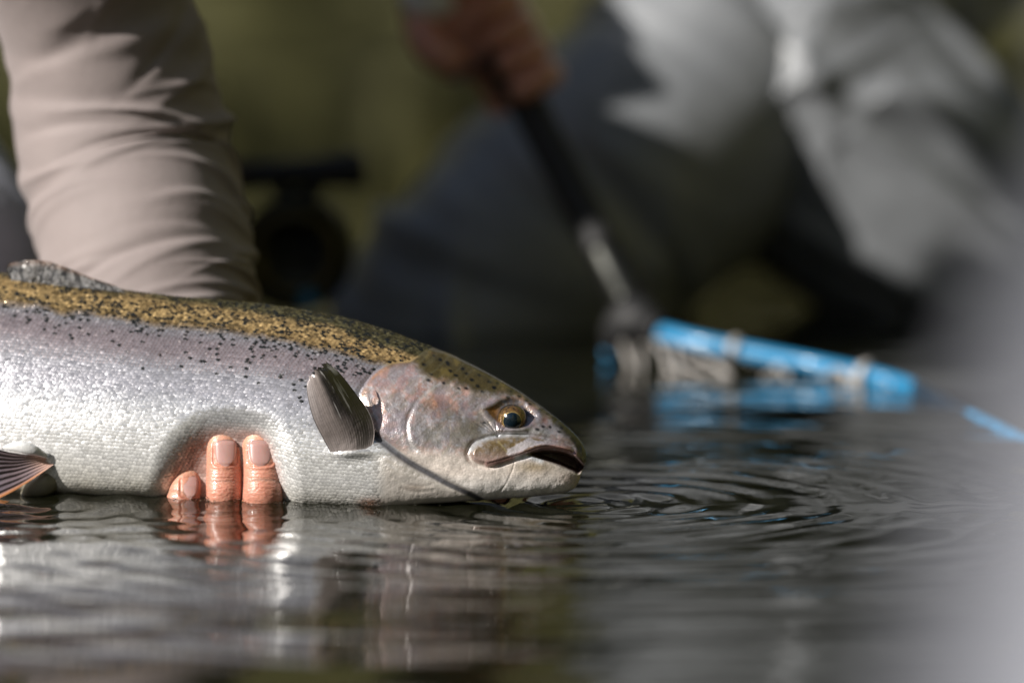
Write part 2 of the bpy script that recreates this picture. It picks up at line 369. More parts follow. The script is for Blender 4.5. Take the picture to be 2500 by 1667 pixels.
def pigment(x, y, v):
    c, met, rg = flank(x, v)
    b = x > 840
    if b.any():
        X, Y_, V_ = x[b], y[b], v[b]; cc, mm, rr = c[b], met[b], rg[b]
        n1 = fbm(X / 22, Y_ / 22, 8) ; n2 = fbm(X / 7, Y_ / 7, 9); n3 = fbm((X + Y_) / 9, (X - Y_) / 60, 12)
        head = sst(-4, 3, sd(X, Y_, OPERPOLY))
        # crown olive-gold above, cheeks pink-silver, jaws cream
        crown = np.interp(X, [900, 1000, 1064, 1110, 1180, 1230, 1300, 1360, 1430], [884, 884, 935, 938, 962, 968, 985, 1030, 1120])
        hc = mixc(np.broadcast_to(C(.50, .42, .40), cc.shape), C(.60, .38, .33), sst(.42, .62, n1))
        hc = mixc(hc, C(.66, .63, .64), sst(.55, .7, n2) * .6)
        hc = mixc(hc, C(.36, .36, .39), sst(1000, 1050, Y_) * sst(1130, 1060, Y_) * .55 * (.6 + .6 * n1))
        # orange flush behind the eye, olive-grey cheek under it
        hc = mixc(hc, C(.56, .26, .13), np.exp(-((X - 1068) / 30) ** 2 - ((Y_ - 985) / 22) ** 2) * .75)
        hc = mixc(hc, C(.22, .20, .14), np.exp(-((X - 1145) / 55) ** 2 - ((Y_ - 1050) / 42) ** 2) * .9 * (.7 + .5 * n1))
        hc = mixc(hc, C(.44, .42, .38), np.exp(-((X - 1065) / 30) ** 2 - ((Y_ - 1060) / 34) ** 2) * .7)
        hc = mixc(hc, C(.50, .24, .10), np.exp(-(segdist(X, Y_, OPER[:40]) / 9) ** 2) * .65 * sst(1020, 960, Y_))
        # jaw: cream with olive smudge
        jaw = sst(1092, 1128, Y_ + (1180 - X) * .06)
        hc = mixc(hc, C(.70, .63, .57), jaw * .95); hc = mixc(hc, C(.80, .77, .74), sst(1150, 1195, Y_) * .85)
        hc = mixc(hc, C(.33, .25, .14), np.exp(-((X - 1305) / 48) ** 2 - ((Y_ - 1140) / 14) ** 2) * .75)
        hc = mixc(hc, C(.50, .36, .28), np.exp(-((X - 1395) / 26) ** 2 - ((Y_ - 1172) / 18) ** 2) * .6)
        # crown
        t = sst(22, -20, Y_ - crown + (n1 - .5) * 26 + (n2 - .5) * 8)
        oc = mixc(np.broadcast_to(C(.115, .088, .030), cc.shape), C(.34, .25, .07), sst(.50, .80, n1) * .45); oc = mixc(oc, C(.05, .045, .03), sst(1290, 1420, X) * .85)
        hc = mixc(hc, oc, t)
        # pale lavender skin in front of and behind the eye, grey-blue snout side
        hc = mixc(hc, C(.40, .36, .40), np.exp(-((X - 1200) / 24) ** 2 - ((Y_ - 983) / 14) ** 2) * .8)
        hc = mixc(hc, C(.30, .27, .30), np.exp(-((X - 1318) / 20) ** 2 - ((Y_ - 1012) / 16) ** 2) * .8)
        hc = mixc(hc, C(.40, .20, .15), np.exp(-((X - 1330) / 8) ** 2 - ((Y_ - 1025) / 7) ** 2) * .7)
        d = sd(X, Y_, SOCKET); hc = mixc(hc, mixc(np.broadcast_to(C(.34, .25, .20), hc.shape), C(.30, .28, .31), sst(.4, .6, n2)), sst(-6, 3, d) * .85); hc = mixc(hc, C(.32, .15, .035), sst(-2, 3, d) * sst(1232, 1205, X)); hc = mixc(hc, C(.05, .045, .05), np.exp(-(segdist(X, Y_, [(1222, 1012), (1232, 998), (1252, 990), (1275, 996), (1288, 1012)]) / 6) ** 2) * .8)  # socket tones; arc above the eye painted dark as shade of the brow
        hc = mixc(hc, C(.55, .54, .53), np.exp(-((Y_ - 1051 - (X - 1250) * .02) / 8) ** 2) * sst(1225, 1260, X) * sst(1360, 1310, X) * .85)
        # white preopercle rim
        e = segdist(X, Y_, PREOP[:32]); hc = mixc(hc, C(.66, .65, .64), np.exp(-(e / 4.5) ** 2) * .6 * sst(.25, .6, n1 + .2))
        e = segdist(X, Y_, PREOP[42:]); hc = mixc(hc, C(.55, .48, .36), np.exp(-(e / 2.2) ** 2) * .6)
        # maxilla bronze, white worn patch, pink lip
        d = sd(X, Y_, MAXI); mx = mixc(np.broadcast_to(C(.30, .21, .10), cc.shape), C(.42, .30, .26), sst(1085, 1122, Y_))
        mx = mixc(mx, C(.52, .47, .46), sst(.5, .75, n2) * .35)
        wp = np.exp(-(segdist(X, Y_, [(1248, 1104), (1270, 1092), (1292, 1078)]) / 12) ** 2) + np.exp(-(segdist(X, Y_, [(1300, 1082), (1340, 1080), (1380, 1088)]) / 8) ** 2) * .7
        mx = mixc(mx, C(.74, .68, .70), sst(.35, .6, wp + (n2 - .5) * .5))
        mx = mixc(mx, C(.62, .50, .25), np.exp(-(segdist(X, Y_, [(1215, 1077), (1228, 1090), (1236, 1102)]) / 2.2) ** 2) * .7)
        hc = mixc(hc, mx, sst(-3, 2, d))
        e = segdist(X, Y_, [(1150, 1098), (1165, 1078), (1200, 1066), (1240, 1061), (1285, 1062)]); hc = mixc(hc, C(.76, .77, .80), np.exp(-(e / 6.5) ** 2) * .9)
        e = segdist(X, Y_, LIP); hc = mixc(hc, C(.58, .31, .29), np.exp(-(e / 6.5) ** 2) * .92)
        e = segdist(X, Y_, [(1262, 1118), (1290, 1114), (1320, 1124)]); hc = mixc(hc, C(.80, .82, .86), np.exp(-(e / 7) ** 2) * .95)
        d = sd(X, Y_, MOUTH); hc = mixc(hc, mixc(np.broadcast_to(C(.075, .042, .038), hc.shape), C(.26, .14, .12), sst(16, 2, d) * sst(1135, 1108, Y_ - (X - 1340) * .25)), sst(1, 6, d))  # shade inside the mouth put into its colour, paler near the lip
        dt = Y_ - ytop(X); hc = mixc(hc, C(.016, .019, .016), np.clip(sst(34, 8, dt) * sst(1310, 1375, X) + sst(1385, 1418, X) * sst(1140, 1118, Y_), 0, 1) * .93)     # dark snout tip
        # head spots
        r2 = np.random.default_rng(21)
        spots = [(1035, 890), (1092, 884), (1094, 889), (1052, 913), (1046, 928), (1083, 935), (1113, 916), (1152, 927), (1120, 948), (1138, 948), (1166, 942), (1178, 956), (1207, 946), (1206, 946), (1182, 1032), (1287, 978), (1294, 986), (1316, 1003), (1319, 1000), (1337, 1010),
                 (1343, 1042), (1312, 1048), (1326, 1041), (1366, 1054), (1372, 1044), (1240, 970), (1268, 967), (1000, 866), (1015, 874), (1060, 868), (1075, 878), (1130, 900), (1170, 915), (1215, 935), (1250, 955), (1330, 990), (1352, 1020), (1100, 905), (1140, 912), (1195, 932)]
        for (sx, sy) in spots:
            a_, b_ = r2.uniform(4, 6.5), r2.uniform(3, 4.6); q = ((X - sx) / a_) ** 2 + ((Y_ - sy - (X - sx) * .2) / b_) ** 2
            hc = mixc(hc, BLACK, np.exp(-q ** 2) * .92)
        hc *= (1 + (fbm(X / 3, Y_ / 3, 14) - .5) * .5)[:, None]; hc = mixc(hc, C(.20, .18, .10), sst(.52, .75, n3) * .35 * sst(1120, 1080, Y_)); hc = mixc(hc, C(.62, .62, .66), sst(.62, .8, fbm(X / 14, Y_ / 10, 44)) * .5 * sst(1120, 1080, Y_) * (1 - t)); hc *= np.interp(Y_, [1080, 1150], [.72, 1.0])[:, None] * (1 + .30 * (n1 - .5) + .35 * (fbm(X / 9, Y_ / 30, 61) - .5))[:, None]; hc = mixc(hc, C(.27, .235, .28), sst(.5, .7, fbm(X / 34, Y_ / 26, 71)) * .4 * sst(1110, 1060, Y_) * (1 - t))
        cc = mixc(cc, hc, head)
        hm = np.interp(Y_, [950, 1000, 1090, 1150], [.35, .5, .45, .15]) * (.5 + fbm(X / 16, Y_ / 16, 81)); hm = np.where(sd(X, Y_, MOUTH) > 0, 0, hm)
        mm = mm * (1 - head) + head * hm; rr = rr * (1 - head) + head * np.where(Y_ < crown, .24, .30)
        # throat below the gill membrane, dark stripe along its edge
        thr = (1 - head) * sst(1095, 1120, Y_) * sst(900, 950, X); cc = mixc(cc, C(.58, .52, .46), thr * .8)
        cc = mixc(cc, C(.24, .18, .13), np.exp(-((X - 1012) / 30) ** 2 - ((Y_ - 1190) / 9) ** 2) * .6 * (1 - head))
        cc = mixc(cc, C(.50, .22, .11), np.exp(-((X - 902) / 26) ** 2 - ((Y_ - 1228) / 12) ** 2) * .85)
        e = segdist(X, Y_, STRIPE); sw = np.interp(X, [910, 960, 1100, 1190], [9, 9.5, 8, 6.5]); cc = mixc(cc, C(.035, .036, .046), np.exp(-(e / sw) ** 4) * .94); mm = mm * (1 - np.exp(-(e / 9) ** 4))
        c[b], met[b], rg[b] = cc, mm, rr
    # redder, darker skin where the fingers press
    b = (x > 380) & (x < 720)
    if b.any():
        d = sd(x[b], y[b], DENT); t = sst(-2, 34, d) * .85 * (.6 + .8 * (fbm(x[b] / 25, y[b] / 25, 3) - .2))
        c[b] = mixc(c[b], C(.45, .20, .14), np.clip(t, 0, .8)); met[b] *= 1 - .5 * sst(0, 30, d)
    return c, met, rg

xs = np.concatenate([np.arange(-1060, -30, 12.0), np.arange(-30, 840, 2.2), np.arange(840, 1400, 1.5), np.arange(1400, 1426, .9), np.arange(1426, 1434.01, .5)])
NN, NF = 330, 70
thn = np.linspace(0, math.pi, NN); thf = np.linspace(math.pi, 0, NF)[1:-1]
XX, TH = np.meshgrid(xs, thn, indexing='ij')
y_, v_, s_, w_, l_ = section(XX, TH)
rel = relief(XX.ravel(), y_.ravel()).reshape(XX.shape)
edge = sst(0, .25, np.sin(TH))
Yn = -w_ * s_ + l_ - rel * edge
near = P(XX, y_, Yn)
XF, THF = np.meshgrid(xs, thf, indexing='ij')
yf, vf, sf, wf, lf = section(XF, THF)
far = P(XF, yf, lf); far[..., 1] = wf * sf + lf
V = np.concatenate([near, far], 1); NV = V.shape[1]
cn, mn, rn = pigment(XX.ravel(), y_.ravel(), v_.ravel()); cf, mf, rf = pigment(XF.ravel(), yf.ravel(), vf.ravel())
shp = (len(xs), NN); shf = (len(xs), NF - 2)
Cc = np.concatenate([cn.reshape(*shp, 3), cf.reshape(*shf, 3)], 1).reshape(-1, 3)
Mm = np.concatenate([mn.reshape(shp), mf.reshape(shf)], 1).ravel(); Rr = np.concatenate([rn.reshape(shp), rf.reshape(shf)], 1).ravel()
F = gridf(len(xs), NV, wrap_v=True)
mesh('body', V.reshape(-1, 3), [F, np.arange(NV)[None, ::-1], (np.arange(NV) + (len(xs) - 1) * NV)[None]], M['fish'], trout, cols=Cc, attrs={'Met': Mm, 'Rgh': Rr})

# --- scales: overlapping plates in rows along the flank, one joined part
arc = np.concatenate([np.zeros((len(xs), 1)), np.cumsum(np.linalg.norm(np.diff(near, axis=1), axis=2), 1)], 1); arc /= arc[:, -1:]
def surf(x, a):
    """interpolate the near surface at photo x and arc fraction a"""
    i = np.clip(np.searchsorted(xs, x) - 1, 0, len(xs) - 2); f = (x - xs[i]) / (xs[i + 1] - xs[i])
    j = np.array([np.searchsorted(arc[p], q) for p, q in zip(i, a)]); j = np.clip(j - 1, 0, NN - 2)
    g = (a - arc[i, j]) / (arc[i, j + 1] - arc[i, j] + 1e-9); g = np.clip(g, 0, 1)
    def bil(A):
        ff = f.reshape(-1, *([1] * (A.ndim - 2))); gg = g.reshape(-1, *([1] * (A.ndim - 2)))
        return (A[i, j] * (1 - gg) + A[i, j + 1] * gg) * (1 - ff) + (A[i + 1, j] * (1 - gg) + A[i + 1, j + 1] * gg) * ff
    du = near[i + 1, j] - near[i, j]; dv = near[i, j + 1] - near[i, j]
    du /= np.linalg.norm(du, axis=1)[:, None]; dv /= np.linalg.norm(dv, axis=1)[:, None] + 1e-12
    n = np.cross(du, dv); n /= np.linalg.norm(n, axis=1)[:, None] + 1e-12; n *= np.where(n[:, 1] > 0, -1, 1)[:, None]
    return bil(near), du, np.cross(n, du), n, bil(y_), bil(v_)
ROWS, SX = 80, 9.8
sxs, sas = [], []
for r_ in range(ROWS):
    x = np.arange(-44, 1085, SX) + (r_ % 2) * SX / 2 + (r_ * .8)
    sxs.append(x); sas.append(np.full(len(x), (r_ + .5) / ROWS))
sx, sa = np.concatenate(sxs), np.concatenate(sas)
sx = sx + rng.normal(0, .9, len(sx)) + 1.6 * (fbm(sx / 70, sa * 14, 91) - .5) * 4; sa = np.clip(sa + rng.normal(0, .0012, len(sa)) + .006 * (fbm(sx / 90, sa * 10, 95) - .5), .004, .996)
pos, du, dv, nn, yy, vv = surf(sx, sa)
keep = (sd(sx, yy, OPERPOLY) < -5) & (segdist(sx, yy, STRIPE) > 13) & ~((sx > 925) & (yy > 1110)) & (pos[:, 2] > -.01)
sx, sa, pos, du, dv, nn, yy, vv = [q[keep] for q in (sx, sa, pos, du, dv, nn, yy, vv)]
n_s = len(sx); print('scales', n_s)
flatness = np.clip(-nn[:, 1], .15, 1)
a_len = np.full(n_s, SX * .00019 * .74); b_len = np.full(n_s, 1.0) * (.1165 / ROWS) * .62 * np.interp(sx, [0, 800, 1000], [1, .95, .85])
ph = np.linspace(0, 2 * math.pi, 8, endpoint=False)
bk = np.interp(vv, [0, .14, .2, 1], [4.5, 4.0, 1.4, 1.0]); tilt_u = rng.normal(0, .030, n_s) * bk; tilt_v = rng.normal(0, .034, n_s) * bk
rim = [np.cos(ph), np.sin(ph)]
ex = a_len[:, None] * rim[0] * (1 - .12 * rim[1] ** 2); ey = b_len[:, None] * rim[1]
hz = .00010 + .00010 * (-rim[0])[None] + ex * tilt_u[:, None] + ey * tilt_v[:, None] - .00002
Vr = pos[:, None] + ex[..., None] * du[:, None] + ey[..., None] * dv[:, None] + hz[..., None] * nn[:, None]
Vc = pos + nn * np.interp(vv, [0, .13, .2, 1], [.00055, .00055, .00027, .00025])[:, None]
SV = np.concatenate([Vc[:, None], Vr], 1).reshape(-1, 3)
k = np.arange(8); base = (np.arange(n_s) * 9)[:, None]
SF = np.stack([np.broadcast_to(base, (n_s, 8)), base + 1 + k, base + 1 + (k + 1) % 8], -1).reshape(-1, 3)
sc, smt, srg = pigment(sx.copy(), yy.copy(), vv.copy())
kk = np.interp(sx, [-1000, 0, 400, 800, 1000], [.0, 0, .01, .05, .08]); vb = vv - kk
# black spots: dense on the back, scattered lower, some freckles on the front flank
pb = np.interp(vb, [0, .02, .10, .15, .20, .26, .34, .40], [.36, .40, .38, .22, .07, .02, .006, 0]) * np.interp(sx, [-50, 500, 800, 1000], [1, 1, .95, .8])
pb += np.where((sx > 430) & (vb > .14) & (vb < np.interp(sx, [430, 700, 900], [.34, .40, .55])), np.interp(sx, [430, 600, 900], [.015, .06, .13]), 0)
clus = fbm(sx / 24, yy / 14, 31); spot = rng.random(n_s) < pb * (.45 + 1.1 * sst(.4, .6, clus))
shade = rng.uniform(.82, 1.12, n_s)
gold = rng.uniform(.28, 1.5, n_s)
sc = sc * np.where(vb < .13, gold, shade)[:, None]
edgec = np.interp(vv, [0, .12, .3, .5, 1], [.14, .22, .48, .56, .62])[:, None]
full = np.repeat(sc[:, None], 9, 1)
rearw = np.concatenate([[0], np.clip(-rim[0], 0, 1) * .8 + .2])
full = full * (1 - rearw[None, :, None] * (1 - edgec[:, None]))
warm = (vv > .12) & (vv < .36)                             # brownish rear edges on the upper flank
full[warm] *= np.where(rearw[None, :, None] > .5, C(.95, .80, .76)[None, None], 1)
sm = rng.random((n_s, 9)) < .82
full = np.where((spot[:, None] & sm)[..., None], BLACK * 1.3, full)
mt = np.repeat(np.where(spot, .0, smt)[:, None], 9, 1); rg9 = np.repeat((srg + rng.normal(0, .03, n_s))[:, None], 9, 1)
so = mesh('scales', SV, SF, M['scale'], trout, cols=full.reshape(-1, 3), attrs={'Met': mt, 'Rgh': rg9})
so['kind'] = 'stuff'

def surfY(px, py):
    """depth of the fish's near surface at a photo pixel"""
    i = int(np.clip(np.searchsorted(xs, px), 0, len(xs) - 1)); return float(np.interp(py, y_[i], Yn[i]))

# --- eye
ec = P(1250, 1023, surfY(1250, 1062) + .0060); er = .0069
th = np.linspace(0, math.pi, 40); phi = np.linspace(0, 2 * math.pi, 48, endpoint=False)
Tt, Pp = np.meshgrid(th, phi, indexing='ij')
ax = np.array([.02, -.99, -.06]); ax /= np.linalg.norm(ax); u1 = np.cross(ax, [0, 0, 1]); u1 /= np.linalg.norm(u1); u2 = np.cross(u1, ax)
D = np.cos(Tt)[..., None] * ax + (np.sin(Tt) * np.cos(Pp))[..., None] * u1 + (np.sin(Tt) * np.sin(Pp))[..., None] * u2
ev = ec + er * D
rr_ = np.sin(Tt); irn = fbm(Pp * 5, Tt * 14, 2)
ecol = mixc(np.broadcast_to(C(.17, .095, .03), (*Tt.shape, 3)), C(.045, .028, .016), sst(.5, .68, irn)); ecol = mixc(ecol, C(.42, .31, .11), np.exp(-((rr_ - .61) / .03) ** 2) * .9)
ecol = mixc(ecol, C(.03, .025, .02), sst(.90, .99, rr_)); ecol = mixc(ecol, C(.02, .03, .04), (Tt > 1.57) * 1.0)
eye = mesh('eye', ev.reshape(-1, 3), gridf(40, 48, wrap_v=True), M['eye'], trout, cols=ecol.reshape(-1, 3)); eye['label'] = 'golden eye with dark pupil tinted by painted sky blue'
tp = np.linspace(0, math.asin(.59), 12); Tp, Pp2 = np.meshgrid(tp, phi, indexing='ij')
D = np.cos(Tp)[..., None] * ax + (np.sin(Tp) * np.cos(Pp2))[..., None] * u1 + (np.sin(Tp) * np.sin(Pp2))[..., None] * u2
mesh('pupil', (ec + (er + .00025 * np.cos(Tp / math.asin(.59) * 1.5)[..., None]) * D).reshape(-1, 3), gridf(12, 48, wrap_v=True), M['pupil'], eye)

# --- fins: lofts between a leading and a trailing edge with raised rays
def fin(name, lead, trail, depth, colf, rays=14, amp=.00035, nu=64, nv=48, ragged=6):
    """lead/trail: photo polylines from base to tip; depth(u,t)->Y; colf(u,t)->rgb"""
    A = catmull(lead, nv); B = catmull(trail, nv)
    u = np.linspace(0, 1, nu)[:, None]; t = np.linspace(0, 1, nv)[None]
    px = A[None, :, 0] * (1 - u) + B[None, :, 0] * u; py = A[None, :, 1] * (1 - u) + B[None, :, 1] * u
    tip = (vnoise(u * rays * 1.0, u * 0, 6) - .5) * ragged * t ** 6
    dx = A[None, -1, 0] - A[None, -6, 0]; dy = A[None, -1, 1] - A[None, -6, 1]; L = math.hypot(float(dx[0]), float(dy[0])) + 1e-6
    px = px + tip * dx / L; py = py + tip * dy / L
    U = u + 0 * t; Tm = t + 0 * u
    ray = np.sin(U * rays * 2 * math.pi + .8 * np.sin(U * 9)); Y = depth(U, Tm) - amp * ray * (.3 + .7 * Tm)
    V1 = P(px, py, Y); V2 = V1 + np.array([0, .0005, 0]) * (1.2 - .8 * Tm)[..., None]
    cc = colf(U, Tm) * (1 + .12 * ray + .45 * (fbm(U * 40, Tm * 6, 3) - .5))[..., None]
    n = nu * nv; f = gridf(nu, nv); e = []
    bd = np.concatenate([np.arange(nv), np.arange(1, nu) * nv + nv - 1, (nu - 1) * nv + np.arange(nv - 2, -1, -1), np.arange(nu - 2, 0, -1) * nv])
    nb = np.roll(bd, -1); e = np.stack([bd, nb, nb + n, bd + n], -1)
    return mesh(name, np.concatenate([V1.reshape(-1, 3), V2.reshape(-1, 3)]), [f[:, ::-1], f + n, e], M['fin'], trout, cols=np.concatenate([cc.reshape(-1, 3)] * 2))
yb0 = surfY(860, 1100)
def pbase(u): return np.interp(u, np.linspace(0, 1, 9), [surfY(906 + (812 - 906) * q, 1104 + 9 * q) for q in np.linspace(0, 1, 9)])
def pcol(u, t):
    c = mixc(np.broadcast_to(C(.20, .17, .16), (*u.shape, 3)), C(.026, .023, .022), sst(.70, .40, u + .25 * (fbm(u * 7, t * 4, 1) - .5)) * sst(.15, .5, t))
    scr = sst(.62, .70, fbm(u * 22 + t * 3, t * 5, 17)) * sst(.25, .5, t) * sst(.75, .45, u); c = mixc(c, C(.42, .40, .39), scr * .7)
    c = mixc(c, C(.46, .40, .385), sst(.26, .02, t)); return mixc(c, C(.34, .31, .31), sst(.70, 1, u) * sst(.2, .6, t) * .5)
fin('pectoral_fin', [(906, 1104), (914, 1054), (901, 1006), (863, 953), (827, 908), (797, 883)], [(812, 1113), (790, 1073), (765, 1022), (751, 969), (748, 936), (752, 926)],
    lambda u, t: pbase(u) + .0016 - (.0014 + .0085 * u) * np.sin(t * 1.9) ** .8 + .003 * u * t - .0055 * np.sin(u * 3.14) * t + .004 * u * t ** 3, pcol, rays=22, ragged=22, amp=.00011)
yb1 = surfY(120, 1120)
def vcol_(u, t):
    c = mixc(np.broadcast_to(C(.20, .15, .16), (*u.shape, 3)), C(.11, .09, .11), sst(.3, .8, t)); c = mixc(c, C(.55, .22, .07), sst(.10, .0, u) * .9)
    return mixc(c, C(.58, .38, .31), sst(.35, .05, t))
fin('pelvic_fin', [(130, 1134), (105, 1152), (60, 1182), (20, 1205), (-45, 1236), (-110, 1262)], [(118, 1112), (70, 1110), (25, 1104), (-20, 1094), (-80, 1090), (-120, 1092)],
    lambda u, t: yb1 - .001 - .012 * t + .002 * np.sin(u * 3.1), vcol_, rays=9, amp=.0004)
V, F = tube([P(118, 1116, yb1 - .001), P(80, 1098, yb1 - .0045), P(45, 1090, yb1 - .004), P(5, 1094, yb1 - .001)], [.0008, .0024, .0026, .0006], 20, 16, flat=.5)
mesh('axillary_scale', V, F, M['fish'], trout, cols=np.tile(C(.74, .74, .74), (len(V), 1)), attrs={'Met': np.full(len(V), .15), 'Rgh': np.full(len(V), .18)})
V, F = tube([P(150, 1150, yb1 + .012), P(120, 1170, yb1 + .006), P(90, 1190, yb1 + .006), P(60, 1215, yb1 + .006)], [.002, .006, .006, .003], 16, 14)
mesh('shaded_fin_base', V, F, M['fish'], trout, cols=np.tile(C(.22, .20, .15), (len(V), 1)), attrs={'Met': np.full(len(V), .1), 'Rgh': np.full(len(V), .3)})  # fin base coloured dark to stand for the shaded hollow there
def dcol(u, t):
    c = mixc(np.broadcast_to(C(.075, .07, .065), (*u.shape, 3)), C(.16, .10, .07), sst(.6, 1, t)); sp = sst(.60, .66, fbm(u * 14, t * 5, 7)); return mixc(c, C(.02, .02, .02), sp)
fin('dorsal_fin', [(305, 714), (292, 703), (284, 699), (276, 695)], [(28, 686), (20, 672), (17, 656), (22, 648)], lambda u, t: .012 + .004 * t + yaw(290 - 270 * u), dcol, rays=11, nv=20, ragged=0, amp=.0001)
bpy.data.objects['dorsal_fin'].data.materials[0] = M['dorsal']
# fold of the dorsal fin: the upper outline bulges over a straight loft
d_o = trout.children[-1] if False else bpy.data.objects['dorsal_fin']
dco = np.zeros(len(d_o.data.vertices) * 3, np.float32); d_o.data.vertices.foreach_get('co', dco); dco = dco.reshape(-1, 3)
tt = np.tile(np.tile(np.linspace(0, 1, 20), 64), 2); uu = np.tile(np.repeat(np.linspace(0, 1, 64), 20), 2)
dco[:, 2] += .0052 * tt * np.sin(np.clip(uu, 0, 1) ** 1.5 * 3.0); dco[:, 1] += .0006 * np.sin(uu * 23) * tt; d_o.data.vertices.foreach_set('co', dco.ravel()); d_o.data.update()
# far parts of the fish: tail, anal and adipose fins
def tcol(u, t): return np.broadcast_to(C(.14, .12, .09), (*u.shape, 3))
fin('caudal_fin', [(-1040, 1015), (-1130, 960), (-1220, 900)], [(-1040, 1155), (-1130, 1210), (-1225, 1270)], lambda u, t: 0 * u + yaw(-1100), tcol, rays=18)
fin('anal_fin', [(-620, 1172), (-680, 1230), (-720, 1290)], [(-760, 1160), (-790, 1190), (-810, 1220)], lambda u, t: 0 * u + yaw(-700), tcol, rays=9)
fin('adipose_fin', [(-690, 866), (-720, 835), (-750, 815)], [(-740, 885), (-755, 860), (-770, 830)], lambda u, t: .004 + 0 * u + yaw(-730), tcol, rays=1)

# ------------------------------------------------------------------ person holding the trout
def wrinkles(seed, amp, along, around, diag=2.0, sharp=1.6):
    def f(U, G):
        g = np.stack([np.cos(G), np.sin(G)], -1)
        a = fbm(U * along + diag * g[..., 0], g[..., 1] * around + g[..., 0] * .8 + U * 1.5, seed, 2)
        b = fbm(U * along * 2.1 - diag * .6 * g[..., 1], g[..., 0] * around, seed + 4, 2)
        return amp * ((1 - np.abs(a * 2 - 1) ** .8) - .5) * sharp + amp * .45 * (b - .5)
    return f
holder = thing('person', 'person in taupe jacket sleeve reaching down behind the trout and gripping its belly', 'person')
SK = C(.57, .265, .19)
def proj(V):
    v = np.asarray(V) - np.array([0, -CAM_D, CAM_H]); cp, sp = math.cos(PITCH), math.sin(PITCH)
    zc = v[..., 1] * cp - v[..., 2] * sp; return 1250 + FPX * v[..., 0] / zc, 833.5 - FPX * (v[..., 1] * sp + v[..., 2] * cp) / zc
def fingertip_detail(V, c, box, knuckle, seed):
    """skin fold round the nail and knuckle creases on the side that faces out"""
    cx, y0, y1, hw = box; px, py = proj(V); r = 9.0
    qx = np.abs(px - cx) - (hw - r); qy = np.abs(py - (y0 + y1) / 2) - ((y1 - y0) / 2 - r)
    d = np.hypot(np.maximum(qx, 0), np.maximum(qy, 0)) + np.minimum(np.maximum(qx, qy), 0) - r
    front = (V[:, 1] < np.interp(py, [1000, 1250], [-.02, -.02]) + float(yaw(cx)) + .004)
    side = sst(y0 - 4, y0 + 14, py)
    h = .00042 * np.exp(-((d - 4.5) / 4) ** 2) * (.25 + .75 * side) - .0004 * np.exp(-(d / 2.5) ** 2) * side
    w_ = (fbm(px / 9, py / 40, seed) - .5) * 14 + .004 * (px - cx) ** 2
    for k, (yy, a) in enumerate(knuckle):
        h = h - a * np.exp(-((py - yy - w_ * (1 if k % 2 else .6)) / 2.6) ** 2) * sst(48, 26, np.abs(px - cx))
    h = h + .00022 * (fbm(px / 6, py / 4, seed + 3) - .5) * sst(y1 - 4, y1 + 20, py)
    V = V.copy(); V[:, 1] -= np.where(front, h, 0)
    red = np.where(front, np.clip(.75 * np.exp(-((d - 1) / 3) ** 2) * side + .35 * fbm(px / 12, py / 10, seed + 5) * sst(y1, y1 + 30, py), 0, 1), 0)
    c = mixc(c, C(.50, .17, .11), red); pale = np.where(front, sst(y0 + 4, y0 - 16, py) * .45, 0); return V, mixc(c, C(.68, .40, .29), pale)
def fingertube(pts, hw, n=70, seg=40, flat=.86, creases=(), cc=SK, tipred=True, ref=(0, -1, 0)):
    """pts world centres root->tip, hw radii; rounded tip; returns V,F,colours"""
    R = catmull(np.column_stack([pts, hw]), n); Cn, r = R[:, :3], R[:, 3]
    L = np.concatenate([[0], np.cumsum(np.linalg.norm(np.diff(Cn, axis=0), axis=1))]); rem = L[-1] - L
    rt = r[-1]; r = r * np.sqrt(np.clip(1 - np.clip(1 - rem / (rt * 1.05), 0, 1) ** 2.3, 0.0004, 1))
    T, A, B = frames(Cn, ref); ang = np.linspace(0, 2 * math.pi, seg, endpoint=False)
    rr = np.repeat(r[:, None], seg, 1)
    for (pos_, dep, wd) in creases:
        s = np.exp(-((L - pos_ * L[-1])[:, None] / wd + .5 * np.sin(ang * 2.0 + pos_ * 40)[None] + .5 * np.sin(ang * 7 + pos_ * 90)[None]) ** 2); rr = rr - dep * s * (.5 + .5 * np.sin(ang))[None]
    rr *= 1 + .012 * (fbm(np.repeat(L[:, None], seg, 1) * 300, np.cos(ang)[None] * 3 + 0 * rr, 3) - .5)
    V = Cn[:, None] + (rr * np.cos(ang))[..., None] * A[:, None] + (rr * np.sin(ang) * flat)[..., None] * B[:, None]
    tipn = sst(.03, .0, rem)[:, None]
    c = mixc(np.broadcast_to(cc, (n, seg, 3)), C(.70, .34, .22), (.55 * tipn + 0 * rr)); c = mixc(c, C(.56, .24, .15), .25 * fbm(np.repeat(L[:, None], seg, 1) * 220, 0 * rr + np.cos(ang)[None] * 2, 9))
    V = V.reshape(-1, 3); F = [gridf(n, seg, wrap_v=True)]
    V = np.vstack([V, Cn[-1] + T[-1] * 1e-4, Cn[0]]); c = np.vstack([c.reshape(-1, 3), c[-1, 0], c[0, 0]]); k = np.arange(seg)
    F.append(np.stack([np.full(seg, len(V) - 2), (n - 1) * seg + k, (n - 1) * seg + (k + 1) % seg], -1)); F.append(np.stack([np.full(seg, len(V) - 1), (k + 1) % seg, k], -1))
    return V, F, c
FY = -.0235 + float(yaw(560))
MMP = (CAM_D + FY) / FPX
hand = Join()
def w3(px, z, Y): # world point with x from a photo column
    p = P(px, 1200, Y); return np.array([p[0], Y, z])
fy = lambda q: -.0245 + float(yaw(q)); FM, FR, FL = fy(640), fy(547), fy(455)
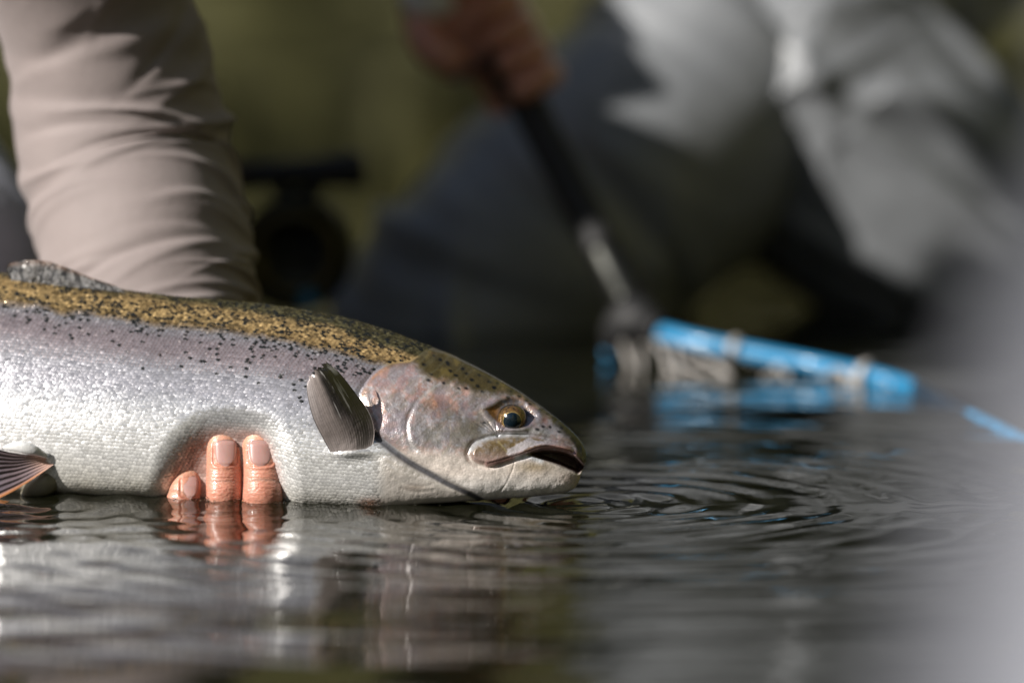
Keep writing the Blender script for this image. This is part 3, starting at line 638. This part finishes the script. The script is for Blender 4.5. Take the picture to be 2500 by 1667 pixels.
fing = [  # centre pixels (px,py,Y) above the water, half width px
    ('middle', [(642, 1225, FM - .004), (644, 1180, FM - .003), (643, 1130, FM), (636, 1085, FM + .003), (624, 1047, FM + .008)], [50, 50, 49, 46, 42]),
    ('ring', [(548, 1225, FR - .004), (547, 1180, FR - .003), (548, 1130, FR), (547, 1082, FR + .003), (546, 1041, FR + .008)], [44.5, 44.5, 44, 43, 40]),
    ('little', [(446, 1240, FL - .004), (449, 1215, FL - .003), (455, 1185, FL - .001), (461, 1155, FL + .003), (464, 1126, FL + .008)], [40, 40, 38, 36, 33])]
roots = {'middle': 640, 'ring': 552, 'little': 470}
for nm, pp, hw in fing:
    pts = [w3(roots[nm], -.026, .030), w3(roots[nm], -.034, .008), w3(roots[nm], -.033, -.012)] + [P(*q) for q in pp]
    rad = [.0105, .0105, .0102] + [h * MMP for h in hw]
    V, F, c = fingertube(pts, rad, n=380, seg=96)
    nb_ = {'middle': (636, 1076, 1136, 31), 'ring': (550, 1076, 1135, 29), 'little': (462, 1164, 1214, 22)}[nm]
    V, c = fingertip_detail(V, c, nb_, [(nb_[2] + q, a_) for q, a_ in ((14, .00008), (22, .00010), (31, .00018), (38, .00022), (46, .00028), (55, .00022), (63, .00018), (72, .00012))], len(nm) * 3)
    hand.add(V, F, c)
# index finger stretched under the throat below the surface, thumb on the far side of the fish
V, F, c = fingertube([w3(690, -.026, .03), w3(730, -.034, .012), w3(770, -.034, -.004), w3(810, -.030, -.016), w3(835, -.027, -.022)], [.0105, .010, .0095, .009, .0085]); hand.add(V, F, c)
V, F, c = fingertube([w3(560, -.012, .050), w3(640, .005, .052), w3(690, .022, .048), w3(715, .038, .043)], [.013, .012, .0105, .010]); hand.add(V, F, c)
V, F = tube([w3(440, .03, .098), w3(480, .004, .075), w3(545, -.020, .050), w3(580, -.026, .030), w3(595, -.030, .012)], [.026, .028, .036, .040, .030], 40, 32, ref=(0, 0, 1), flat=.5); hand.add(V, F, SK)
# forearm, upper arm, chest, neck and head of the same body, inside the clothes
arm_axis = [w3(450, .03, .098), P(425, 930, .106), P(398, 800, .118), P(364, 640, .135), P(305, 388, .165), P(222, 0, .160), np.array([-.262, .11, .36]), np.array([-.36, .175, .50]), np.array([-.50, .37, .56])]
V, F = tube(arm_axis, [.026, .028, .030, .034, .038, .040, .042, .046, .05], 60, 24); hand.add(V, F, SK)
V, F = tube([(-.60, .92, .12), (-.58, .72, .34), (-.54, .52, .38), (-.51, .42, .47), (-.49, .38, .60)], [.12, .13, .12, .065, .055], 40, 28); hand.add(V, F, SK)
V, F = ball((-.49, .37, .70), (.078, .095, .115)); hand.add(V, F, SK)
V, F = tube([(-.480, .285, .705), (-.477, .270, .685), (-.480, .278, .675)], [.010, .014, .008], 12, 12); hand.add(V, F, SK)
# the other hand closed over the narrow part before the tail fin
tc_ = P(-930, 1052, float(yaw(-930)))
V, F = tube([(-.55, .11, .185), (-.48, .10, .125), tc_ + [0, .022, .032], tc_ + [0, .030, .010]], [.030, .026, .030, .020], 36, 24, flat=.7); hand.add(V, F, SK)
for k in range(4):
    c0 = tc_ + np.array([-.030 + .0195 * k, 0, 0]); pts = [c0 + .029 * np.array([0, math.cos(a), math.sin(a)]) for a in np.linspace(.9, 4.0, 7)]
    V, F, c = fingertube(pts, [.0105, .0105, .010, .0098, .0095, .009, .0085], n=60, seg=24, flat=1, ref=(1, 0, 0)); hand.add(V, F, c)
V, F, c = fingertube([tc_ + [.025, .028, .03], tc_ + [.045, .026, .012], tc_ + [.055, .018, -.008]], [.0125, .0115, .010], n=50, seg=24); hand.add(V, F, c)
body = hand.build('body', M['skin'], holder, use_col=True)
body['label'] = 'wet bare hand with three fingertips pressed into the trout'
# nails
def nail(cx, y0, y1, hw, yc, rfin):
    nu, nv = 22, 20; u = np.linspace(-1, 1, nu)[:, None]; t = np.linspace(0, 1, nv)[None]
    wd = hw * (1 - .30 * t ** 3.0) * np.sqrt(np.clip(1 - np.clip((t - .72) / .28, 0, 1) ** 2 * .75, 0, 1)) * np.clip(.90 + .10 * t / .1, 0, 1)
    px = cx + u * wd; py = y0 + (y1 - y0) * t - (1 - t) * 3.0 * (1 - u ** 2) + t * 3 * (1 - u ** 2)
    Yc = np.array([yc(q) for q in py.ravel()]).reshape(py.shape)
    off = (px - cx) * MMP; Y = Yc - .86 * np.sqrt(np.clip(rfin ** 2 - off ** 2 * .92, 0, 1)) - .00085 + .0014 * sst(.86, 1, np.abs(u)) + .0005 * sst(.88, 1, t) + .0002 * sst(.06, 0, t)
    Vv = P(px, py, Y + 0 * px); n = nu * nv; V2 = Vv + [0, .0009, 0]
    bd = np.concatenate([np.arange(nv), np.arange(1, nu) * nv + nv - 1, (nu - 1) * nv + np.arange(nv - 2, -1, -1), np.arange(nu - 2, 0, -1) * nv]); nb = np.roll(bd, -1)
    f = gridf(nu, nv); mesh('fingernail', np.concatenate([Vv.reshape(-1, 3), V2.reshape(-1, 3)]), [f[:, ::-1], f + n, np.stack([bd, nb, nb + n, bd + n], -1)], M['nail'], body)
yline = lambda pp: (lambda q: float(np.interp(q, [a[1] for a in pp][::-1], [a[2] for a in pp][::-1])))
nail(636, 1076, 1136, 31, yline(fing[0][1]), 47.5 * MMP); nail(550, 1076, 1135, 29, yline(fing[1][1]), 43.5 * MMP); nail(462, 1164, 1214, 22, yline(fing[2][1]), 37.5 * MMP)
# jacket sleeve
def folds(seed, n, length, radius, amp, wid=(.006, .016), lng=(.03, .10), slope=(.1, .7), ang=None):
    r = np.random.default_rng(seed)
    K = [(r.uniform(0, length), r.uniform(0, 6.283) if ang is None else r.normal(*ang), r.uniform(*wid), r.uniform(*lng), r.uniform(*slope) * (1 if r.random() < .75 else -1), r.uniform(.35, 1) * amp * (1 if r.random() < .6 else -.8)) for _ in range(n)]
    def f(U, G):
        h = np.zeros_like(U)
        for (u0, g0, w_, l_, sl, a) in K:
            du_ = U * length - u0; dg = ((G - g0 + math.pi) % (2 * math.pi) - math.pi) * radius
            al = dg * math.cos(sl) + du_ * math.sin(sl); pe = du_ * math.cos(sl) - dg * math.sin(sl) + .18 * al * al / l_
            h += a * np.exp(-np.where(pe > 0, pe / w_, pe / (w_ * .55)) ** 2 - (al / l_) ** 2)
        return h
    return f
_sf = folds(5, 100, .95, .055, .0030, slope=(.05, .55)); _sg = folds(6, 60, .95, .055, .0040, wid=(.004, .009), lng=(.02, .045), slope=(.1, .6), ang=(.3, .5))
def sleeve_disp(U, G): return _sf(U, G) + _sg(U, G)
jacket = Join()
sl_axis = [w3(462, .030, .096), P(425, 930, .106), P(398, 800, .118), P(364, 640, .135), P(305, 388, .165), P(222, 0, .160), np.array([-.262, .11, .36]), np.array([-.36, .175, .50]), np.array([-.50, .37, .56])]
V, F = tube(sl_axis, [.036, .043, .0475, .0515, .0540, .0500, .058, .066, .075], 320, 170, disp=sleeve_disp); jacket.add(V, F)
V, F = tube([(-.64, .96, .16), (-.61, .73, .435), (-.56, .54, .385), (-.52, .42, .47), (-.50, .39, .57)], [.18, .185, .165, .10, .066], 90, 60, disp=wrinkles(9, .010, 8, 2)); jacket.add(V, F)
V, F = tube([(-.66, .46, .44), (-.80, .28, .38), (-.70, .14, .27), (-.53, .10, .17)], [.085, .07, .058, .05], 90, 48, disp=wrinkles(11, .005, 8, 2)); jacket.add(V, F)
jk = jacket.build('jacket', M['jacket'], holder); jk['label'] = 'taupe jacket with creased sleeve'
# pale wader legs of the kneeling holder
wa = Join()
V, F = tube([(-.60, .78, .12), (-.45, .50, .13), (-.325, .28, .085), (-.305, .21, .045), (-.33, .23, -.10), (-.40, .40, -.36)], [.12, .105, .080, .072, .070, .06], 90, 60, disp=wrinkles(21, .004, 6, 2)); wa.add(V, F)
V, F = tube([(-.72, .80, .12), (-.90, .55, .12), (-.98, .35, .06), (-.98, .36, -.12), (-.98, .60, -.36)], [.12, .105, .085, .075, .06], 90, 48, disp=wrinkles(23, .006, 6, 2)); wa.add(V, F)
wd_ = wa.build('waders', M['wader_pale'], holder); wd_['label'] = 'pale grey wader legs, one knee beside the sleeve'
V, F = ball((-.495, .375, .745), (.095, .11, .10)); V[:, 2] = np.maximum(V[:, 2], .735)
J = Join(); J.add(V, F); V, F = ball((-.485, .28, .740), (.075, .085, .008)); J.add(V, F); J.build('cap', M['cap'], holder)

# ------------------------------------------------------------------ second person crouching behind with the net
netter = thing('person', 'person in blue grey waders crouching behind the trout and gripping the net handle', 'person')
wd2 = Join()
# bent near leg: thigh from hip down to the knee, shin back under the water
V, F = tube([P(2150, -250, 1.20), P(1900, 90, 1.08), P(1705, 272, .98), P(1400, 540, .90), P(1120, 770, .86), P(1100, 900, .90), P(1240, 1010, 1.02), P(1600, 1220, 1.30)],
            [.12, .118, .108, .098, .082, .080, .075, .07], 200, 100, disp=folds(31, 80, .95, .10, .013, wid=(.006, .014), lng=(.05, .13), slope=(.0, .35))); wd2.add(V, F)
# raised thigh and hip with long folds
V, F = tube([P(1640, 50, .95), P(1690, 75, .96), P(1800, 140, .98), P(2000, 290, 1.00), P(2260, 500, 1.00), P(2520, 740, 1.02), P(2760, 960, 1.10), P(2900, 1200, 1.2)],
            [.022, .062, .098, .112, .108, .10, .09, .08], 200, 110, disp=folds(36, 70, .60, .10, .014, wid=(.007, .016), lng=(.05, .12), slope=(1.1, 1.5))); wd2.add(V, F)
w_o = wd2.build('waders', M['wader'], netter); w_o['label'] = 'blue grey waders with long sunlit folds on the thigh'
jk2 = Join()
V, F = tube([(.26, 1.22, .22), (.22, 1.16, .45), (.16, 1.05, .66), (.12, .98, .78)], [.17, .18, .17, .07], 70, 50, disp=wrinkles(41, .010, 8, 2)); jk2.add(V, F)
V, F = tube([(.14, 1.0, .70), (.05, .75, .60), (-.05, .51, .44), (-.05, .56, .365), (-.043, .635, .300)], [.075, .062, .050, .042, .038], 70, 40, disp=wrinkles(43, .005, 8, 2)); jk2.add(V, F)
V, F = tube([(.32, 1.06, .66), (.44, .98, .48), (.46, 1.0, .34), (.40, 1.0, .28)], [.075, .062, .05, .042], 70, 40, disp=wrinkles(44, .005, 8, 2)); jk2.add(V, F)
jk2.build('jacket', M['wader'], netter)
H0, H1 = P(1165, 20, .70), P(1560, 775, .60)              # net handle axis
hd = (H1 - H0) / np.linalg.norm(H1 - H0)
b2 = Join()
hc_ = P(1165, 120, .705)
V, F = tube([(-.040, .645, .285), P(1110, -90, .68), P(1110, -20, .695), P(1150, 70, .70), P(1195, 150, .695)], [.028, .028, .036, .040, .028], 40, 30, flat=.62); b2.add(V, F, SK)
side = np.cross(hd, [0, 1, 0]); side /= np.linalg.norm(side)
for k in range(4):                                         # fingers closed round the handle
    c0 = H0 + hd * (.006 + k * .0195); pts = []
    for a in np.linspace(-2.6, 1.9, 7):
        pts.append(c0 + .0215 * (math.cos(a) * side + math.sin(a) * np.array([0, -1, 0])))
    V, F, c = fingertube(pts, [.0105, .0105, .010, .0098, .0095, .009, .0085], n=40, seg=16, flat=1, ref=hd); b2.add(V, F, c)
V, F, c = fingertube([P(1060, 0, .70), P(1035, 70, .68), P(1060, 125, .665), P(1130, 165, .66)], [.014, .0125, .011, .010], n=40, seg=16); b2.add(V, F, c)
V, F = tube([(-.043, .635, .300), (-.05, .56, .365), (-.05, .51, .44), (.05, .75, .60), (.14, 1.0, .70), (.13, 1.05, .68), (.13, 1.0, .78), (.12, .97, .86)], [.028, .034, .038, .044, .05, .08, .06, .05], 60, 20); b2.add(V, F, SK)
V, F = ball((.10, .94, .95), (.078, .095, .115)); b2.add(V, F, SK)
V, F = tube([(.09, .855, .955), (.088, .84, .935), (.09, .848, .925)], [.010, .014, .008], 12, 12); b2.add(V, F, SK)
bo2 = b2.build('body', M['skin'], netter, use_col=True); bo2['label'] = 'hand closed round the black net handle'
V, F = tube([P(1080, -100, .70), P(1062, -30, .685), P(1048, 14, .68), P(1046, 44, .68)], [.014, .019, .018, .010], 20, 24, flat=.6)
mesh('cuff', V, F, M['cuff'], netter)
V, F = ball((.095, .94, .985), (.092, .108, .085)); V[:, 2] = np.maximum(V[:, 2], .965)
J = Join(); J.add(V, F); V, F = ball((.085, .85, .975), (.075, .085, .008)); J.add(V, F); J.build('cap', M['cap'], netter)

# ------------------------------------------------------------------ leg close to the lens
near_p = thing('person', 'blurred pale grey wader leg standing in the water close in front of the net', 'person')
V, F = tube([(.124, -1.46, -.42), (.110, -1.44, -.05), (.104, -1.43, .12), (.112, -1.425, .1745), (.118, -1.425, .188), (.1245, -1.42, .202), (.128, -1.42, .218), (.1265, -1.42, .24), (.130, -1.41, .38)], [.066, .066, .065, .065, .065, .065, .065, .065, .075], 110, 64, disp=wrinkles(51, .002, 7, 2))
mesh('waders', V, F, M['wader_pale'], near_p)

# ------------------------------------------------------------------ landing net
net = thing('landing_net', 'blue hooped landing net with clear rubber mesh resting in the water', 'landing net')
V, F = tube([H0 - hd * .03, H0, (H0 + H1) / 2, H1 - hd * .03, H1], [.0125, .0125, .0120, .0115, .013], 60, 24); mesh('handle', V, F, M['black'], net)
V, F = tube([H1 - hd * .052, H1 - hd * .03, H1 - hd * .012], [.0135, .0140, .0135], 14, 24); mesh('collar', V, F, M['gunmetal'], net)
yoke = [P(1530, 795, .54), P(1560, 785, .53), P(1610, 800, .52)]
V, F = tube([P(1500, 850, .61), P(1520, 805, .60), P(1555, 782, .59), P(1610, 806, .58)], [.008, .013, .014, .008], 24, 20); mesh('yoke', V, F, M['black'], net)
HOOP = [P(1490, 860, .62), P(1530, 806, .60), P(1590, 806, .585), P(1700, 834, .56), P(1850, 864, .54), P(2000, 892, .52), P(2130, 918, .49), P(2225, 944, .46)]
w = lambda px, py: P(px, py, 9375 * .24 / (py + 64) - CAM_D)   # point on the water plane (about z=0)
tail = [w(2330, 992), w(2430, 1034), w(2540, 1082), w(2680, 1130)]
for i, t_ in enumerate(tail): t_[2] = -.0004 - .0003 * i
rest = [np.array([.36, .12, -.02]), np.array([.20, .06, -.07]), np.array([.10, .20, -.08]), P(1440, 980, .58) * [1, 1, 0] + [0, 0, -.03], P(1462, 905, .615)]
hp = HOOP + tail + rest
V, F = tube(hp, [.0050] * 3 + [.0052, .0052, .0050, .0048, .0044] + [.0036, .0030, .0028, .0028] + [.005] * 5, 260, 20); mesh('hoop', V, F, M['blue'], net)
hc2 = catmull(np.array(HOOP[1:]), 60)
def ring_band(i, r, wdt):
    t = hc2[min(i + 1, 59)] - hc2[i - 1]; t /= np.linalg.norm(t)
    V, F = tube([hc2[i] - t * wdt, hc2[i], hc2[i] + t * wdt], [r, r * 1.08, r], 8, 20); mesh('binding', V, F, M['rubber'], net)
ring_band(48, .0078, .003); ring_band(26, .0075, .0025); ring_band(6, .0075, .0025)
# rubber mesh hanging from the hoop: each strand a part
rs = np.random.default_rng(77); NC, NR = 11, 4
nodes = np.zeros((NC, NR, 3))
for i in range(NC):
    p = hc2[int(2 + i * 52 / (NC - 1))]; drop = max(p[2] + .012, .008)
    for j in range(NR):
        f = j / (NR - 1); nodes[i, j] = p + np.array([(.004 if j % 2 else 0) + rs.normal(0, .004), -.035 * f - .010 * math.sin(f * 3) + rs.normal(0, .003), -.004 - drop * f + rs.normal(0, .0015)])
for i in range(NC):
    for j in range(NR):
        for (a, b) in ((i, j + 1), (i + 1, j + 1 if j % 2 else j)):
            if a < NC and b < NR and rs.random() < .93:
                p, q = nodes[i, j], nodes[a, b]; mid = (p + q) / 2 + rs.normal(0, .003, 3)
                V, F = tube([p, mid, q], [.0021, .0012, .0021], 9, 8); mesh('net_strand', V, F, M['rubber'], net)

# ------------------------------------------------------------------ fly rod with reel lying behind the sleeve
rod = thing('fly_rod', 'black fly rod with round reel lying behind the jacket sleeve', 'fishing rod')
RY = .72
V, F = tube([P(-900, 470, RY + .1), P(-300, 462, RY + .06), P(300, 440, RY + .02), P(620, 428, RY)], [.003, .005, .0095, .0105], 60, 20); mesh('grip', V, F, M['cork'], rod)
V, F = tube([P(600, 428, RY), P(640, 426, RY), P(760, 420, RY), P(845, 416, RY), P(880, 415, RY), P(893, 414, RY)], [.0085, .0090, .0095, .0118, .0122, .0105], 50, 24); mesh('reel_seat', V, F, M['black'], rod)
rc = P(722, 618, RY); s_r = (CAM_D + RY) / FPX
def torus(c, R, r, n=72, m=14, ax_y=0.0):
    a = np.linspace(0, 2 * math.pi, n, endpoint=False); b = np.linspace(0, 2 * math.pi, m, endpoint=False); Aa, Bb = np.meshgrid(a, b, indexing='ij')
    V = np.stack([(R + r * np.cos(Bb)) * np.cos(Aa), r * 1.6 * np.sin(Bb) + ax_y, (R + r * np.cos(Bb)) * np.sin(Aa)], -1).reshape(-1, 3) + c
    return V, [gridf(n, m, True, True)]
reel_o = Join(); V, F = torus(rc, 128 * s_r, .0042, ax_y=-.012); reel_o.add(V, F); V, F = torus(rc, 128 * s_r, .0042, ax_y=.014); reel_o.add(V, F)
for a in (0.3, 1.2, 2.0, 2.9, 3.9, 5.3):
    c = rc + np.array([math.cos(a), 0, math.sin(a)]) * 128 * s_r; V, F = tube([c + [0, -.012, 0], c, c + [0, .014, 0]], [.0028] * 3, 5, 10, ref=(0, 0, 1)); reel_o.add(V, F)
reel = reel_o.build('reel', M['gunmetal'], rod)
V, F = torus(rc, 96 * s_r, .0060, ax_y=-.010); mesh('spool_rim', V, F, M['reel_gold'], reel)
V, F = tube([rc + [0, -.008, 0], rc, rc + [0, .012, 0]], [.020, .012, .020], 20, 40, ref=(0, 0, 1)); mesh('spool', V, F, M['gunmetal'], reel)
for a in np.arange(5) * 1.2566 + .3:
    V, F = tube([rc + [0, -.008, 0], rc + np.array([math.cos(a), 0, math.sin(a)]) * 50 * s_r + [0, -.009, 0], rc + np.array([math.cos(a), 0, math.sin(a)]) * 96 * s_r + [0, -.010, 0]], [.003] * 3, 6, 10); mesh('spoke', V, F, M['gunmetal'], reel)
kc = P(752, 728, RY - .02); V, F = tube([kc + [0, .012, 0], kc, kc + [0, -.012, 0]], [.0045, .0058, .0045], 12, 20, ref=(0, 0, 1)); mesh('blue_reflex_knob', V, F, M['blue'], reel)  # added knob, coloured blue for a bluish reflex on the reel
V, F = tube([P(660, 440, RY), P(690, 470, RY), P(720, 492, RY), P(760, 468, RY), P(790, 440, RY)], [.004, .006, .007, .006, .004], 24, 14); mesh('reel_foot', V, F, M['gunmetal'], rod)

# ------------------------------------------------------------------ drops and bubbles at the waterline
dr = np.random.default_rng(5); J = Join()
for k in range(70):
    if k < 42: q = [dr.uniform(402, 500), dr.uniform(500, 592), dr.uniform(592, 700)][k % 3]; yq = -.0245 + float(yaw(q)) - .0085 - dr.uniform(0, .004)
    else: q = dr.choice([dr.uniform(60, 140), dr.uniform(720, 1150), dr.uniform(890, 925)]); yq = surfY(q, 1215) - dr.uniform(.001, .004)
    r_ = dr.uniform(.0003, .0008); p = P(q, 1200, yq); J.add(*ball((p[0], yq, dr.uniform(-.0002, .0006) + .001 * (dr.random() < .2)), (r_, r_, r_ * .8), 10, 7))
structure(J.build('water_droplets', M['drop']), 'stuff', 'tiny drops and bubbles along the waterline of the fingers and trout', 'droplets')
